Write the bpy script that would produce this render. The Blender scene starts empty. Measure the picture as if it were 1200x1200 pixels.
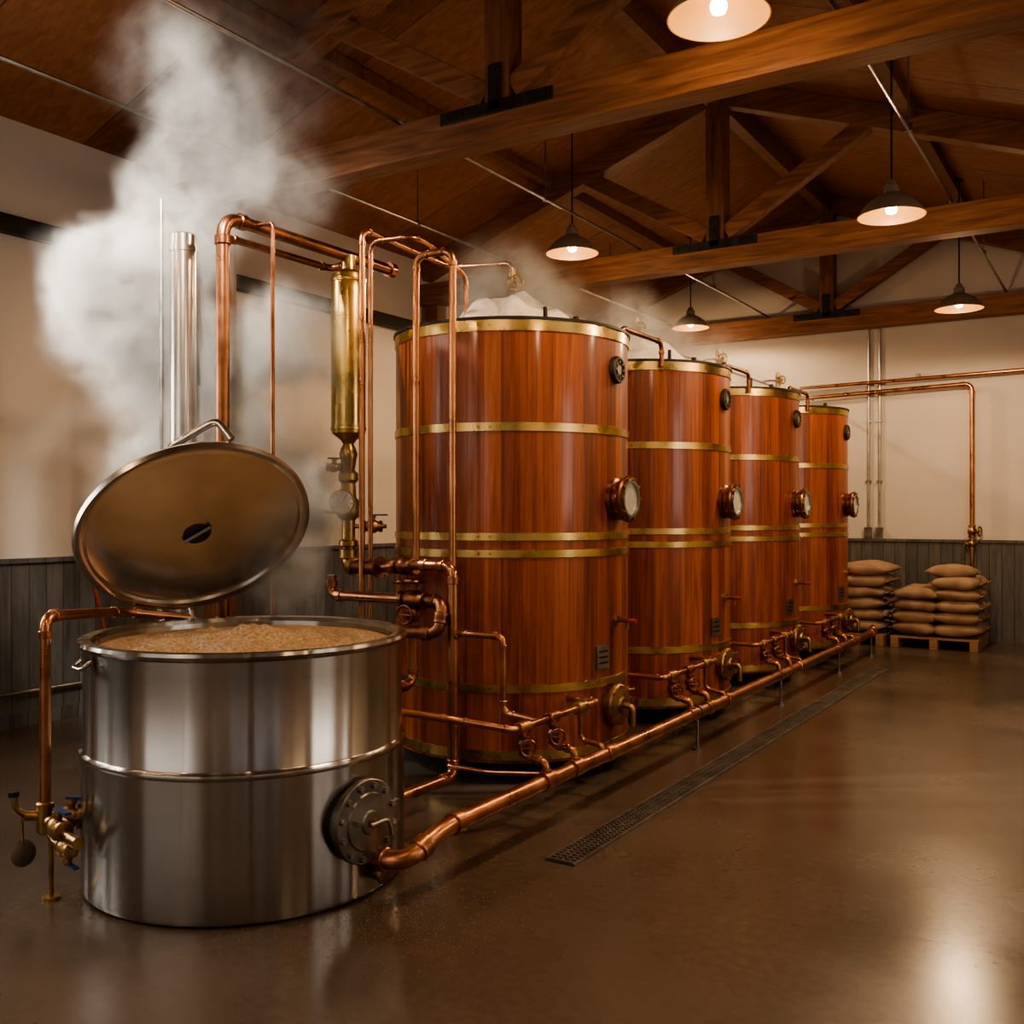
import bpy, bmesh, math, random
from mathutils import Vector, Matrix, noise
random.seed(7)
A=math.radians(32.2); CA,SA=math.cos(A),math.sin(A)
V=Vector
def W(r,f,z): # camera-frame metres estimated from image pixels (right, forward, height) -> room coordinates
    return V((r*CA-f*SA, r*SA+f*CA, z))
def basis(d):
    d=V(d).normalized()
    u=V((0,0,1)) if abs(d.z)<.95 else V((1,0,0))
    x=u.cross(d).normalized(); y=d.cross(x)
    return x,y,d
# ---------------- materials ----------------
def newmat(name):
    m=bpy.data.materials.new(name); m.use_nodes=True
    nt=m.node_tree; b=nt.nodes.get('Principled BSDF')
    return m,nt,b
def N(nt,t,**k):
    n=nt.nodes.new(t)
    for a,v in k.items(): setattr(n,a,v)
    return n
def ramp(nt,stops):
    r=N(nt,'ShaderNodeValToRGB'); e=r.color_ramp.elements
    while len(e)<len(stops): e.new(.5)
    for i,(p,c) in enumerate(stops):
        e[i].position=p; e[i].color=(*c,1)
    return r
def noise_mat(name,stops,scale=(1,1,1),nscale=5,detail=6,rough=(.4,.6),metal=0,bump=.1,bscale=None,coat=0,dist=0,bdist=.01):
    m,nt,b=newmat(name); L=nt.links.new
    tc=N(nt,'ShaderNodeTexCoord'); mp=N(nt,'ShaderNodeMapping'); mp.inputs['Scale'].default_value=scale
    L(tc.outputs['Object'],mp.inputs[0])
    n=N(nt,'ShaderNodeTexNoise'); n.inputs['Scale'].default_value=nscale; n.inputs['Detail'].default_value=detail
    n.inputs['Distortion'].default_value=dist
    L(mp.outputs[0],n.inputs['Vector'])
    r=ramp(nt,stops); L(n.outputs[0],r.inputs[0]); L(r.outputs[0],b.inputs['Base Color'])
    mr=N(nt,'ShaderNodeMapRange'); mr.inputs[1].default_value=.3; mr.inputs[2].default_value=.7
    mr.inputs[3].default_value=rough[0]; mr.inputs[4].default_value=rough[1]
    L(n.outputs[0],mr.inputs[0]); L(mr.outputs[0],b.inputs['Roughness'])
    b.inputs['Metallic'].default_value=metal
    if bump:
        bn=n
        if bscale:
            bn=N(nt,'ShaderNodeTexNoise'); bn.inputs['Scale'].default_value=bscale; bn.inputs['Detail'].default_value=4
            L(mp.outputs[0],bn.inputs['Vector'])
        bp=N(nt,'ShaderNodeBump'); bp.inputs['Strength'].default_value=bump; bp.inputs['Distance'].default_value=bdist
        L(bn.outputs[0],bp.inputs['Height']); L(bp.outputs[0],b.inputs['Normal'])
    if coat:
        b.inputs['Coat Weight'].default_value=coat; b.inputs['Coat Roughness'].default_value=.12
    return m
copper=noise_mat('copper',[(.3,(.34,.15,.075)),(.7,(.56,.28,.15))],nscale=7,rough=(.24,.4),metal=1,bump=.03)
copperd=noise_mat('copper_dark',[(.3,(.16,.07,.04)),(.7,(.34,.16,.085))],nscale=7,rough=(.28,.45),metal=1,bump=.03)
brass=noise_mat('brass',[(.3,(.44,.31,.11)),(.7,(.66,.48,.20))],nscale=6,rough=(.2,.36),metal=1,bump=.03)
brassd=noise_mat('brass_aged',[(.3,(.22,.14,.055)),(.7,(.50,.33,.14))],nscale=14,rough=(.28,.45),metal=1,bump=.08)
darkm=noise_mat('dark_metal',[(.3,(.02,.018,.016)),(.7,(.045,.04,.035))],nscale=8,rough=(.4,.6),metal=.6,bump=.05)
zinc=noise_mat('galvanised_steel',[(.3,(.25,.24,.23)),(.7,(.42,.41,.39))],nscale=8,rough=(.3,.45),metal=1,bump=.03)
castm=noise_mat('manway_steel',[(.3,(.16,.15,.14)),(.7,(.28,.265,.245))],nscale=9,rough=(.34,.48),metal=1,bump=.06)
gratem=noise_mat('grate_iron',[(.3,(.11,.10,.09)),(.7,(.20,.18,.16))],nscale=8,rough=(.4,.55),metal=.5,bump=.05)
bluem=noise_mat('blue_handle',[(.3,(.015,.035,.14)),(.7,(.025,.06,.21))],rough=(.35,.5),bump=.02)
redm=noise_mat('red_handle',[(.3,(.25,.03,.02)),(.7,(.35,.05,.03))],rough=(.35,.5),bump=.02)
glassm=noise_mat('sight_glass',[(.3,(.42,.44,.38)),(.7,(.6,.6,.52))],nscale=4,rough=(.08,.15),bump=.0,coat=.6)
whitem=noise_mat('dial_white',[(.3,(.6,.57,.5)),(.7,(.75,.72,.65))],nscale=4,rough=(.2,.3),bump=0,coat=.5)
foamm=noise_mat('yeast_foam',[(.3,(.68,.62,.54)),(.7,(.88,.84,.78))],nscale=18,rough=(.6,.8),bump=.8,bscale=60)
rubber=noise_mat('black_base',[(.3,(.008,.007,.006)),(.7,(.02,.018,.016))],rough=(.6,.8),bump=.05)
timber=noise_mat('truss_timber',[(.25,(.09,.034,.014)),(.5,(.20,.08,.031)),(.75,(.30,.13,.055))],scale=(1,11,11),nscale=2.4,detail=8,rough=(.5,.65),bump=.25,dist=.5)
timberp=noise_mat('post_timber',[(.25,(.08,.030,.013)),(.5,(.17,.065,.026)),(.75,(.25,.105,.045))],scale=(12,12,1),nscale=2,detail=8,rough=(.5,.65),bump=.25,dist=.6)
plaster=noise_mat('wall_plaster',[(.2,(.49,.445,.40)),(.8,(.57,.52,.47))],nscale=1.2,detail=5,rough=(.8,.9),bump=.12,bscale=60,bdist=.003)
burlap=noise_mat('burlap',[(.3,(.22,.14,.09)),(.7,(.36,.25,.165))],nscale=6,detail=8,rough=(.85,.95),bump=.5,bscale=120,bdist=.004)
palletw=noise_mat('pallet_wood',[(.3,(.22,.12,.06)),(.7,(.34,.2,.11))],scale=(1,8,8),nscale=3,rough=(.7,.85),bump=.2)
mash=noise_mat('grain_mash',[(.3,(.26,.155,.08)),(.5,(.47,.32,.19)),(.7,(.68,.54,.37))],nscale=70,detail=6,rough=(.4,.7),bump=.9,bscale=130,bdist=.010)
grainm=noise_mat('spilled_grain_mat',[(.3,(.26,.16,.08)),(.7,(.40,.27,.14))],nscale=40,rough=(.5,.7),bump=0)
shadeout=noise_mat('enamel_shade',[(.3,(.24,.20,.16)),(.7,(.32,.27,.22))],nscale=6,rough=(.3,.4),metal=.3,bump=.02)
shadein=noise_mat('enamel_amber',[(.3,(.19,.105,.030)),(.7,(.23,.13,.038))],rough=(.4,.5),bump=0)
def steel_mat(name,c0,c1,r,aniso,oil=.3):
    m,nt,b=newmat(name); L=nt.links.new
    tc=N(nt,'ShaderNodeTexCoord'); mp=N(nt,'ShaderNodeMapping'); mp.inputs['Scale'].default_value=(1,1,22)
    L(tc.outputs['Object'],mp.inputs[0])
    n=N(nt,'ShaderNodeTexNoise'); n.inputs['Scale'].default_value=6; n.inputs['Detail'].default_value=4; L(mp.outputs[0],n.inputs['Vector'])
    n2=N(nt,'ShaderNodeTexNoise'); n2.inputs['Scale'].default_value=2.5; n2.inputs['Detail'].default_value=6; L(tc.outputs['Object'],n2.inputs['Vector'])
    rp=ramp(nt,[(.3,c0),(.7,c1)]); L(n2.outputs[0],rp.inputs[0]); L(rp.outputs[0],b.inputs['Base Color'])
    mr=N(nt,'ShaderNodeMapRange'); mr.inputs[3].default_value=r-.02; mr.inputs[4].default_value=r+.03
    L(n.outputs[0],mr.inputs[0]); L(mr.outputs[0],b.inputs['Roughness'])
    b.inputs['Metallic'].default_value=1
    if aniso:
        b.inputs['Anisotropic'].default_value=aniso; b.inputs['Anisotropic Rotation'].default_value=.25
        tg=N(nt,'ShaderNodeTangent'); tg.direction_type='RADIAL'; tg.axis='Z'; L(tg.outputs[0],b.inputs['Tangent'])
    if oil:
        sx=N(nt,'ShaderNodeMapping'); sx.inputs['Scale'].default_value=(1,1,.03); L(tc.outputs['Object'],sx.inputs[0])
        n3=N(nt,'ShaderNodeTexNoise'); n3.inputs['Scale'].default_value=6; n3.inputs['Detail'].default_value=1; L(sx.outputs[0],n3.inputs['Vector'])
        b3=N(nt,'ShaderNodeBump'); b3.inputs['Strength'].default_value=oil; b3.inputs['Distance'].default_value=.03; L(n3.outputs[0],b3.inputs['Height'])
        L(b3.outputs[0],b.inputs['Normal'])
    return m
steel=steel_mat('brushed_stainless',(.34,.325,.305),(.45,.43,.405),.25,.75,.9)
steels=steel_mat('polished_stainless',(.42,.395,.365),(.56,.53,.49),.24,0,0)
def stave_mat():
    m,nt,b=newmat('redwood_staves'); L=nt.links.new
    tc=N(nt,'ShaderNodeTexCoord'); sx=N(nt,'ShaderNodeSeparateXYZ'); L(tc.outputs['Object'],sx.inputs[0])
    at=N(nt,'ShaderNodeMath',operation='ARCTAN2'); L(sx.outputs[1],at.inputs[0]); L(sx.outputs[0],at.inputs[1])
    mu=N(nt,'ShaderNodeMath',operation='MULTIPLY'); mu.inputs[1].default_value=46/(2*math.pi); L(at.outputs[0],mu.inputs[0])
    fl=N(nt,'ShaderNodeMath',operation='FLOOR'); L(mu.outputs[0],fl.inputs[0])
    fr=N(nt,'ShaderNodeMath',operation='FRACT'); L(mu.outputs[0],fr.inputs[0])
    oi=N(nt,'ShaderNodeObjectInfo')
    ad=N(nt,'ShaderNodeMath',operation='ADD'); L(fl.outputs[0],ad.inputs[0])
    m9=N(nt,'ShaderNodeMath',operation='MULTIPLY'); m9.inputs[1].default_value=97; L(oi.outputs['Random'],m9.inputs[0]); L(m9.outputs[0],ad.inputs[1])
    wn=N(nt,'ShaderNodeTexWhiteNoise',noise_dimensions='1D'); L(ad.outputs[0],wn.inputs['W'])
    mp=N(nt,'ShaderNodeMapping'); mp.inputs['Scale'].default_value=(18,18,.7); L(tc.outputs['Object'],mp.inputs[0])
    sc=N(nt,'ShaderNodeVectorMath',operation='SCALE'); sc.inputs[3].default_value=7; L(wn.outputs['Color'],sc.inputs[0])
    va=N(nt,'ShaderNodeVectorMath',operation='ADD'); L(mp.outputs[0],va.inputs[0]); L(sc.outputs[0],va.inputs[1])
    n=N(nt,'ShaderNodeTexNoise'); n.inputs['Scale'].default_value=1.6; n.inputs['Detail'].default_value=10; n.inputs['Roughness'].default_value=.66; n.inputs['Distortion'].default_value=.8; L(va.outputs[0],n.inputs['Vector'])
    m1=N(nt,'ShaderNodeMath',operation='MULTIPLY'); m1.inputs[1].default_value=.26; L(wn.outputs['Value'],m1.inputs[0])
    m2=N(nt,'ShaderNodeMath',operation='MULTIPLY_ADD'); m2.inputs[1].default_value=1.05; L(n.outputs[0],m2.inputs[0]); L(m1.outputs[0],m2.inputs[2])
    rp=ramp(nt,[(.3,(.04,.007,.003)),(.55,(.165,.032,.008)),(.8,(.32,.080,.019)),(1,(.44,.145,.043))]); L(m2.outputs[0],rp.inputs[0])
    pp=N(nt,'ShaderNodeMath',operation='PINGPONG'); pp.inputs[1].default_value=.5; L(fr.outputs[0],pp.inputs[0])
    gr=N(nt,'ShaderNodeMapRange'); gr.inputs[1].default_value=0; gr.inputs[2].default_value=.03; gr.clamp=True; L(pp.outputs[0],gr.inputs[0])
    mx=N(nt,'ShaderNodeMix',data_type='RGBA'); mx.inputs[6].default_value=(.04,.008,.003,1)
    g2=N(nt,'ShaderNodeMath',operation='MULTIPLY_ADD'); g2.inputs[1].default_value=.6; g2.inputs[2].default_value=.4; L(gr.outputs[0],g2.inputs[0])
    L(g2.outputs[0],mx.inputs[0]); L(rp.outputs[0],mx.inputs[7]); L(mx.outputs[2],b.inputs['Base Color'])
    bp=N(nt,'ShaderNodeBump'); bp.inputs['Strength'].default_value=.2; bp.inputs['Distance'].default_value=.004; L(gr.outputs[0],bp.inputs['Height'])
    L(bp.outputs[0],b.inputs['Normal'])
    b.inputs['Roughness'].default_value=.42; b.inputs['Coat Weight'].default_value=.3; b.inputs['Coat Roughness'].default_value=.12
    return m
stave=stave_mat()
def board_mat(name,axis,width,stops,grain,rough=.6,gap=.04):
    m,nt,b=newmat(name); L=nt.links.new
    tc=N(nt,'ShaderNodeTexCoord'); sx=N(nt,'ShaderNodeSeparateXYZ'); L(tc.outputs['Object'],sx.inputs[0])
    if axis=='XY':
        s=N(nt,'ShaderNodeMath',operation='ADD'); L(sx.outputs[0],s.inputs[0]); L(sx.outputs[1],s.inputs[1]); src=s.outputs[0]
    else: src=sx.outputs[{'X':0,'Y':1}[axis]]
    mu=N(nt,'ShaderNodeMath',operation='DIVIDE'); mu.inputs[1].default_value=width; L(src,mu.inputs[0])
    fl=N(nt,'ShaderNodeMath',operation='FLOOR'); L(mu.outputs[0],fl.inputs[0])
    fr=N(nt,'ShaderNodeMath',operation='FRACT'); L(mu.outputs[0],fr.inputs[0])
    wn=N(nt,'ShaderNodeTexWhiteNoise',noise_dimensions='1D'); L(fl.outputs[0],wn.inputs['W'])
    mp=N(nt,'ShaderNodeMapping'); mp.inputs['Scale'].default_value=grain; L(tc.outputs['Object'],mp.inputs[0])
    va=N(nt,'ShaderNodeVectorMath',operation='ADD'); L(mp.outputs[0],va.inputs[0]); L(wn.outputs['Color'],va.inputs[1])
    n=N(nt,'ShaderNodeTexNoise'); n.inputs['Scale'].default_value=2; n.inputs['Detail'].default_value=8; n.inputs['Distortion'].default_value=.8; L(va.outputs[0],n.inputs['Vector'])
    m1=N(nt,'ShaderNodeMath',operation='MULTIPLY'); m1.inputs[1].default_value=.3; L(wn.outputs['Value'],m1.inputs[0])
    m2=N(nt,'ShaderNodeMath',operation='MULTIPLY_ADD'); m2.inputs[1].default_value=.85; L(n.outputs[0],m2.inputs[0]); L(m1.outputs[0],m2.inputs[2])
    rp=ramp(nt,stops); L(m2.outputs[0],rp.inputs[0])
    pp=N(nt,'ShaderNodeMath',operation='PINGPONG'); pp.inputs[1].default_value=.5; L(fr.outputs[0],pp.inputs[0])
    gr=N(nt,'ShaderNodeMapRange'); gr.inputs[2].default_value=gap; L(pp.outputs[0],gr.inputs[0])
    mx=N(nt,'ShaderNodeMix',data_type='RGBA'); mx.inputs[6].default_value=(*[c*.25 for c in stops[0][1]],1)
    L(gr.outputs[0],mx.inputs[0]); L(rp.outputs[0],mx.inputs[7]); L(mx.outputs[2],b.inputs['Base Color'])
    bp=N(nt,'ShaderNodeBump'); bp.inputs['Strength'].default_value=.5; bp.inputs['Distance'].default_value=.008; L(gr.outputs[0],bp.inputs['Height']); L(bp.outputs[0],b.inputs['Normal'])
    b.inputs['Roughness'].default_value=rough
    return m
wains=board_mat('wainscot_boards','XY',.14,[(.3,(.042,.041,.04)),(.6,(.085,.083,.08)),(.9,(.135,.132,.125))],(10,10,1.2))
ceilm=board_mat('ceiling_planks','Y',1.22,[(.3,(.13,.048,.020)),(.6,(.25,.10,.042)),(.95,(.36,.16,.07))],(1.2,9,9),gap=.008)
def floor_mat():
    m,nt,b=newmat('polished_concrete'); L=nt.links.new
    tc=N(nt,'ShaderNodeTexCoord')
    n=N(nt,'ShaderNodeTexNoise'); n.inputs['Scale'].default_value=.8; n.inputs['Detail'].default_value=5; n.inputs['Roughness'].default_value=.5; L(tc.outputs['Object'],n.inputs['Vector'])
    n2=N(nt,'ShaderNodeTexNoise'); n2.inputs['Scale'].default_value=22; n2.inputs['Detail'].default_value=9; L(tc.outputs['Object'],n2.inputs['Vector'])
    ma=N(nt,'ShaderNodeMath',operation='MULTIPLY_ADD'); ma.inputs[1].default_value=.35; L(n2.outputs[0],ma.inputs[0])
    mb=N(nt,'ShaderNodeMath',operation='MULTIPLY'); mb.inputs[1].default_value=.65; L(n.outputs[0],mb.inputs[0]); L(mb.outputs[0],ma.inputs[2])
    rp=ramp(nt,[(.3,(.064,.048,.036)),(.5,(.088,.067,.051)),(.7,(.118,.091,.070))]); L(ma.outputs[0],rp.inputs[0]); L(rp.outputs[0],b.inputs['Base Color'])
    mr=N(nt,'ShaderNodeMapRange'); mr.interpolation_type='SMOOTHSTEP'; mr.inputs[1].default_value=.3; mr.inputs[2].default_value=.7; mr.inputs[3].default_value=.18; mr.inputs[4].default_value=.30; L(n.outputs[0],mr.inputs[0]); L(mr.outputs[0],b.inputs['Roughness'])
    bp=N(nt,'ShaderNodeBump'); bp.inputs['Strength'].default_value=.08; bp.inputs['Distance'].default_value=.002; L(n2.outputs[0],bp.inputs['Height']); L(bp.outputs[0],b.inputs['Normal'])
    b.inputs['Specular IOR Level'].default_value=.55
    return m
floorm=floor_mat()
bulbm,nt,b=newmat('bulb_glow'); b.inputs['Emission Color'].default_value=(1,.60,.24,1); b.inputs['Emission Strength'].default_value=36; b.inputs['Base Color'].default_value=(1,.9,.7,1)
# ---------------- builder ----------------
class B:
    def __init__(s,name,loc=(0,0,0)):
        s.name=name; s.loc=V(loc); s.v=[]; s.f=[]; s.m=[]; s.mats=[]
    def mi(s,mat):
        if mat not in s.mats: s.mats.append(mat)
        return s.mats.index(mat)
    def add(s,vs,fs,mat):
        o=len(s.v); k=s.mi(mat)
        s.v+= [V(p) for p in vs]
        for f in fs: s.f.append([i+o for i in f]); s.m.append(k)
    def lathe(s,prof,origin,axis,mat,seg=32,cap0=True,cap1=True):
        x,y,z=basis(axis); o=V(origin); vs=[];fs=[]
        for r,h in prof:
            for i in range(seg):
                a=2*math.pi*i/seg
                vs.append(o+z*h+x*(r*math.cos(a))+y*(r*math.sin(a)))
        n=len(prof)
        for j in range(n-1):
            for i in range(seg):
                i2=(i+1)%seg
                fs.append([j*seg+i,j*seg+i2,(j+1)*seg+i2,(j+1)*seg+i])
        if cap0 and prof[0][0]>1e-4: fs.append(list(range(seg))[::-1])
        if cap1 and prof[-1][0]>1e-4: fs.append([(n-1)*seg+i for i in range(seg)])
        s.add(vs,fs,mat)
    def cyl(s,p0,p1,r,mat,seg=16,bev=0):
        p0=V(p0);p1=V(p1);L=(p1-p0).length
        pr=[(r,0),(r,L)]
        if bev: pr=[(r-bev,0),(r,bev),(r,L-bev),(r-bev,L)]
        s.lathe(pr,p0,p1-p0,mat,seg)
    def box(s,c,size,mat,R=None):
        c=V(c); h=V(size)/2; vs=[]
        for dx in(-1,1):
            for dy in(-1,1):
                for dz in(-1,1):
                    p=V((dx*h.x,dy*h.y,dz*h.z))
                    if R is not None: p=R@p
                    vs.append(c+p)
        s.add(vs,[[0,1,3,2],[4,6,7,5],[0,4,5,1],[2,3,7,6],[0,2,6,4],[1,5,7,3]],mat)
    def beam(s,p0,p1,w,h,mat):
        p0=V(p0);p1=V(p1);d=p1-p0;x,y,z=basis(d)
        R=Matrix((z,x,y)).transposed()
        s.box((p0+p1)/2,(d.length,w,h),mat,R)
    def tube(s,pts,r,mat,bend=None,fit=None,seg=14,caps=True):
        bend=bend or r*2.2
        P=[V(p) for p in pts]; path=[P[0]]; joints=[]
        for i in range(1,len(P)-1):
            a=(P[i-1]-P[i]); c=(P[i+1]-P[i])
            bd=min(bend,a.length*.48,c.length*.48); a.normalize();c.normalize()
            ang=a.angle(c)
            if ang>3.1: path.append(P[i]); continue
            s0=P[i]+a*bd; s1=P[i]+c*bd
            for k in range(9):
                t=k/8; path.append(s0*(1-t)**2+P[i]*2*t*(1-t)+s1*t*t)
            joints+= [(s0,a),(s1,c)]
        path.append(P[-1])
        T=[]
        for i in range(len(path)):
            q=path[min(i+1,len(path)-1)]-path[max(i-1,0)]
            T.append(q.normalized())
        x,_,_=basis(T[0]); vs=[];fs=[]
        for i,p in enumerate(path):
            x=(x-T[i]*x.dot(T[i])).normalized(); y=T[i].cross(x)
            for k in range(seg):
                a=2*math.pi*k/seg; vs.append(p+x*(r*math.cos(a))+y*(r*math.sin(a)))
        for j in range(len(path)-1):
            for k in range(seg):
                k2=(k+1)%seg; fs.append([j*seg+k,j*seg+k2,(j+1)*seg+k2,(j+1)*seg+k])
        if caps: fs.append(list(range(seg))[::-1]); fs.append([(len(path)-1)*seg+k for k in range(seg)])
        s.add(vs,fs,mat)
        if fit:
            for p,d in joints:
                s.cyl(p-d*r*.4,p+d*r*1.0,r*1.25,fit,seg,bev=r*.12)
    def flange(s,p,d,r,mat,t=.02,bolts=6):
        d=V(d).normalized(); p=V(p)
        s.cyl(p-d*t/2,p+d*t/2,r,mat,24,bev=t*.15)
        x,y,z=basis(d)
        for i in range(bolts):
            a=2*math.pi*i/bolts; q=p+(x*math.cos(a)+y*math.sin(a))*r*.78
            s.cyl(q-d*t*.9,q+d*t*.9,r*.1,mat,6)
    def valve(s,p,d,r,up,hmat,body=None,lever=True):
        body=body or brassd; d=V(d).normalized(); up=V(up).normalized(); p=V(p)
        s.lathe([(r*1.3,-r*2.6),(r*1.5,-r*2.5),(r*1.5,-r*1.7),(r*1.15,-r*1.6),(r*1.7,-r*.8),(r*1.8,0),(r*1.7,r*.8),(r*1.15,r*1.6),(r*1.5,r*1.7),(r*1.5,r*2.5),(r*1.3,r*2.6)],p,d,body,16)
        s.cyl(p,p+up*r*3,r*.7,body,12); s.cyl(p+up*r*2.2,p+up*r*2.7,r*1.0,body,6)
        if lever: 
            e=p+up*r*3; s.beam(e-d*r*.8,e+d*r*4,r*1.1,r*.4,hmat)
        else:
            e=p+up*r*3.1; x,y,z=basis(up)
            ring=[e+(x*math.cos(t)+y*math.sin(t))*r*2 for t in [2*math.pi*i/16 for i in range(17)]]
            s.tube(ring,r*.3,hmat,bend=.001,seg=6)
            s.cyl(e-x*r*2,e+x*r*2,r*.2,hmat,6); s.cyl(e-y*r*2,e+y*r*2,r*.2,hmat,6)
    def gauge(s,p,d,r):
        d=V(d).normalized(); p=V(p)
        s.lathe([(r*.6,-r*.5),(r,-r*.4),(r*1.05,0),(r*1.05,r*.12),(r*.92,r*.14)],p,d,brass,24)
        s.cyl(p+d*r*.1,p+d*r*.16,r*.9,whitem,24)
        x,y,z=basis(d); s.beam(p+d*r*.2-y*r*.1,p+d*r*.2+(y+x*.6)*r*.6,r*.08,r*.04,darkm)
        for i in range(9):
            a=math.radians(-40+i*32); q=p+d*r*.17+(x*math.cos(a)+y*math.sin(a))*r*.75
            s.box(q,(r*.08,)*3,darkm)
    def done(s,bevel=0,ang=35):
        me=bpy.data.meshes.new(s.name); me.from_pydata([p-s.loc for p in s.v],[],s.f)
        for m in s.mats: me.materials.append(m)
        me.polygons.foreach_set('material_index',s.m)
        me.polygons.foreach_set('use_smooth',[True]*len(s.f))
        bm=bmesh.new(); bm.from_mesh(me); bmesh.ops.recalc_face_normals(bm,faces=bm.faces); bm.to_mesh(me); bm.free()
        me.set_sharp_from_angle(angle=math.radians(ang)); me.update()
        ob=bpy.data.objects.new(s.name,me); bpy.context.collection.objects.link(ob); ob.location=s.loc
        if bevel:
            md=ob.modifiers.new('bevel','BEVEL'); md.width=bevel; md.segments=2; md.limit_method='ANGLE'
        return ob
# ---------------- room ----------------
XL,XR,XA=-7.1,4.5,1.0; YB,YF=-4.0,13.65; XC=-3.5; ZR=5.82; SL=.361
def roofz(x): return ZR-SL*abs(x-XC) if x<XA else ZR-SL*(XA-XC)
ZA=roofz(XA)
o=B('floor'); o.box(((XL+XR)/2,(YB+YF)/2,-.05),(XR-XL+.4,YF-YB+.4,.1),floorm); o.done()
o=B('ceiling')
pts=[(XL-.2,roofz(XL-.2)),(XC,ZR),(XA,ZA),(XR+.2,ZA)]
vs=[];fs=[]
for x,z in pts:
    for y in (YB-.2,YF+.2):
        vs+=[(x,y,z),(x,y,z+.12)]
for i in range(3):
    a=i*4;b2=a+4
    fs+=[[a,a+2,b2+2,b2],[a+1,b2+1,b2+3,a+3],[a,b2,b2+1,a+1],[a+2,a+3,b2+3,b2+2]]
fs+=[[0,1,3,2],[12,14,15,13]]
o.add(vs,fs,ceilm); o.done()
def prism(o,poly,axis,c0,c1,mat):
    n=len(poly); vs=[]
    for c in (c0,c1):
        for a,z in poly: vs.append((c,a,z) if axis=='X' else (a,c,z))
    fs=[list(range(n)),[n+i for i in range(n)][::-1]]+[[i,(i+1)%n,n+(i+1)%n,n+i] for i in range(n)]
    o.add(vs,fs,mat)
gable=[(XL-.15,0),(XR+.15,0),(XR+.15,ZA+.02),(XA,ZA+.02),(XC,ZR+.02),(XL-.15,roofz(XL-.15)+.02)]
o=B('wall_far'); prism(o,gable,'Y',YF,YF+.15,plaster); o.done()
o=B('wall_back')
def wall_holes(o,axis,c0,c1,a0,a1,top,holes,z0,z1,mat):
    xs=a0
    for h0,h1 in holes:
        prism(o,[(xs,0),(h0,0),(h0,top(h0)),(xs,top(xs))],axis,c0,c1,mat)
        prism(o,[(h0,0),(h1,0),(h1,z0),(h0,z0)],axis,c0,c1,mat)
        prism(o,[(h0,z1),(h1,z1),(h1,top(h1)),(h0,top(h0))],axis,c0,c1,mat)
        xs=h1
    prism(o,[(xs,0),(a1,0),(a1,top(a1)),(xs,top(xs))],axis,c0,c1,mat)
wall_holes(o,'Y',YB-.15,YB,XL-.15,XR+.15,lambda x:min(roofz(x),99) ,[(-5.6,-3.6),(-3.4,-1.4),(1.2,2.8)],1.4,3.3,plaster); o.done()
o=B('wall_left'); wall_holes(o,'X',XL-.15,XL,YB,YF,lambda y:roofz(XL),[(-2.2,-.4),(.6,2.6)],1.5,3.4,plaster); o.done()
o=B('wall_right'); wall_holes(o,'X',XR,XR+.15,YB,YF,lambda y:ZA,[(-2,-.2),(4,6)],1.5,3.2,plaster); o.done()
k=1
def added_window(axis,c,h0,h1,z0,z1):  # unseen windows, put in to bring daylight and steel reflections
    global k
    o=B('added_window_%d'%k,(c,(h0+h1)/2,z0) if axis=='X' else ((h0+h1)/2,c,z0)); k+=1
    def p(a,z): return (c,a,z) if axis=='X' else (a,c,z)
    for a in (h0+.03,(2*h0+h1)/3,(h0+2*h1)/3,h1-.03): o.beam(p(a,z0),p(a,z1),.06,.06,darkm)
    for z in (z0+.03,(z0+z1)/2,z1-.03): o.beam(p(h0,z),p(h1,z),.06,.05,darkm)
    o.done()
for h in [(-5.6,-3.6),(-3.4,-1.4),(1.2,2.8)]: added_window('Y',YB-.08,h[0],h[1],1.4,3.3)
for h in [(-2.2,-.4),(.6,2.6)]: added_window('X',XL-.08,h[0],h[1],1.5,3.4)
for h in [(-2,-.2),(4,6)]: added_window('X',XR+.08,h[0],h[1],1.5,3.2)
HW=1.22
o=B('trim_1'); o.box((XL+.02,(YB+YF)/2,HW/2),(.04,YF-YB,HW),wains); o.box((XL+.03,(YB+YF)/2,HW+.015),(.07,YF-YB,.035),wains); o.done()
o=B('trim_2'); o.box(((XL+XR)/2,YF-.02,HW/2),(XR-XL-.1,.04,HW),wains); o.box(((XL+XR)/2,YF-.03,HW+.015),(XR-XL-.1,.07,.035),wains); o.done()
o=B('baseboard_left'); o.box((XL+.055,(YB+YF)/2,.05),(.03,YF-YB-.1,.1),wains); o.cyl((XL+.08,1,.26),(XL+.08,9,.26),.014,zinc); o.done()
o=B('trim_3'); o.box((XL+.05,(YB+YF)/2,3.72),(.1,YF-YB,.13),darkm); o.done(.005)
# trusses
def truss(Y,px):
    o=B('roof_truss',(XC,Y,4.0))
    o.box(((XL+XA)/2,Y,4.125),(XA-XL,.2,.25),timber)
    for sx,xe in ((-1,XL),(1,XA)):
        o.beam((XC,Y,ZR-.12),(xe,Y,roofz(xe)-.12),.16,.22,timber)
        o.beam((XC+sx*.1,Y,4.32),(XC+sx*1.42,Y,5.12),.13,.15,timber)
    o.box((XC,Y,(4.25+ZR-.15)/2),(.18,.18,ZR-.15-4.25),timberp)
    for sy in (-1,1):
        yy=Y+sy*.106
        o.box((XC,yy,4.2),(.86,.012,.085),darkm); o.box((XC,yy,4.33),(.10,.012,.3),darkm)
        for i in (-.37,-.25,-.12,.12,.25,.37): o.cyl((XC+i,yy,4.2),(XC+i,yy+sy*.018,4.2),.014,darkm,6)
        for i in (4.34,4.44): o.cyl((XC,yy,i),(XC,yy+sy*.018,i),.014,darkm,6)
    o.box((XA,Y,2.0),(.2,.2,4.0),timberp)
    o.box((px,Y,2.0),(.18,.18,4.0),timberp)
    o.done(.006)
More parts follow.
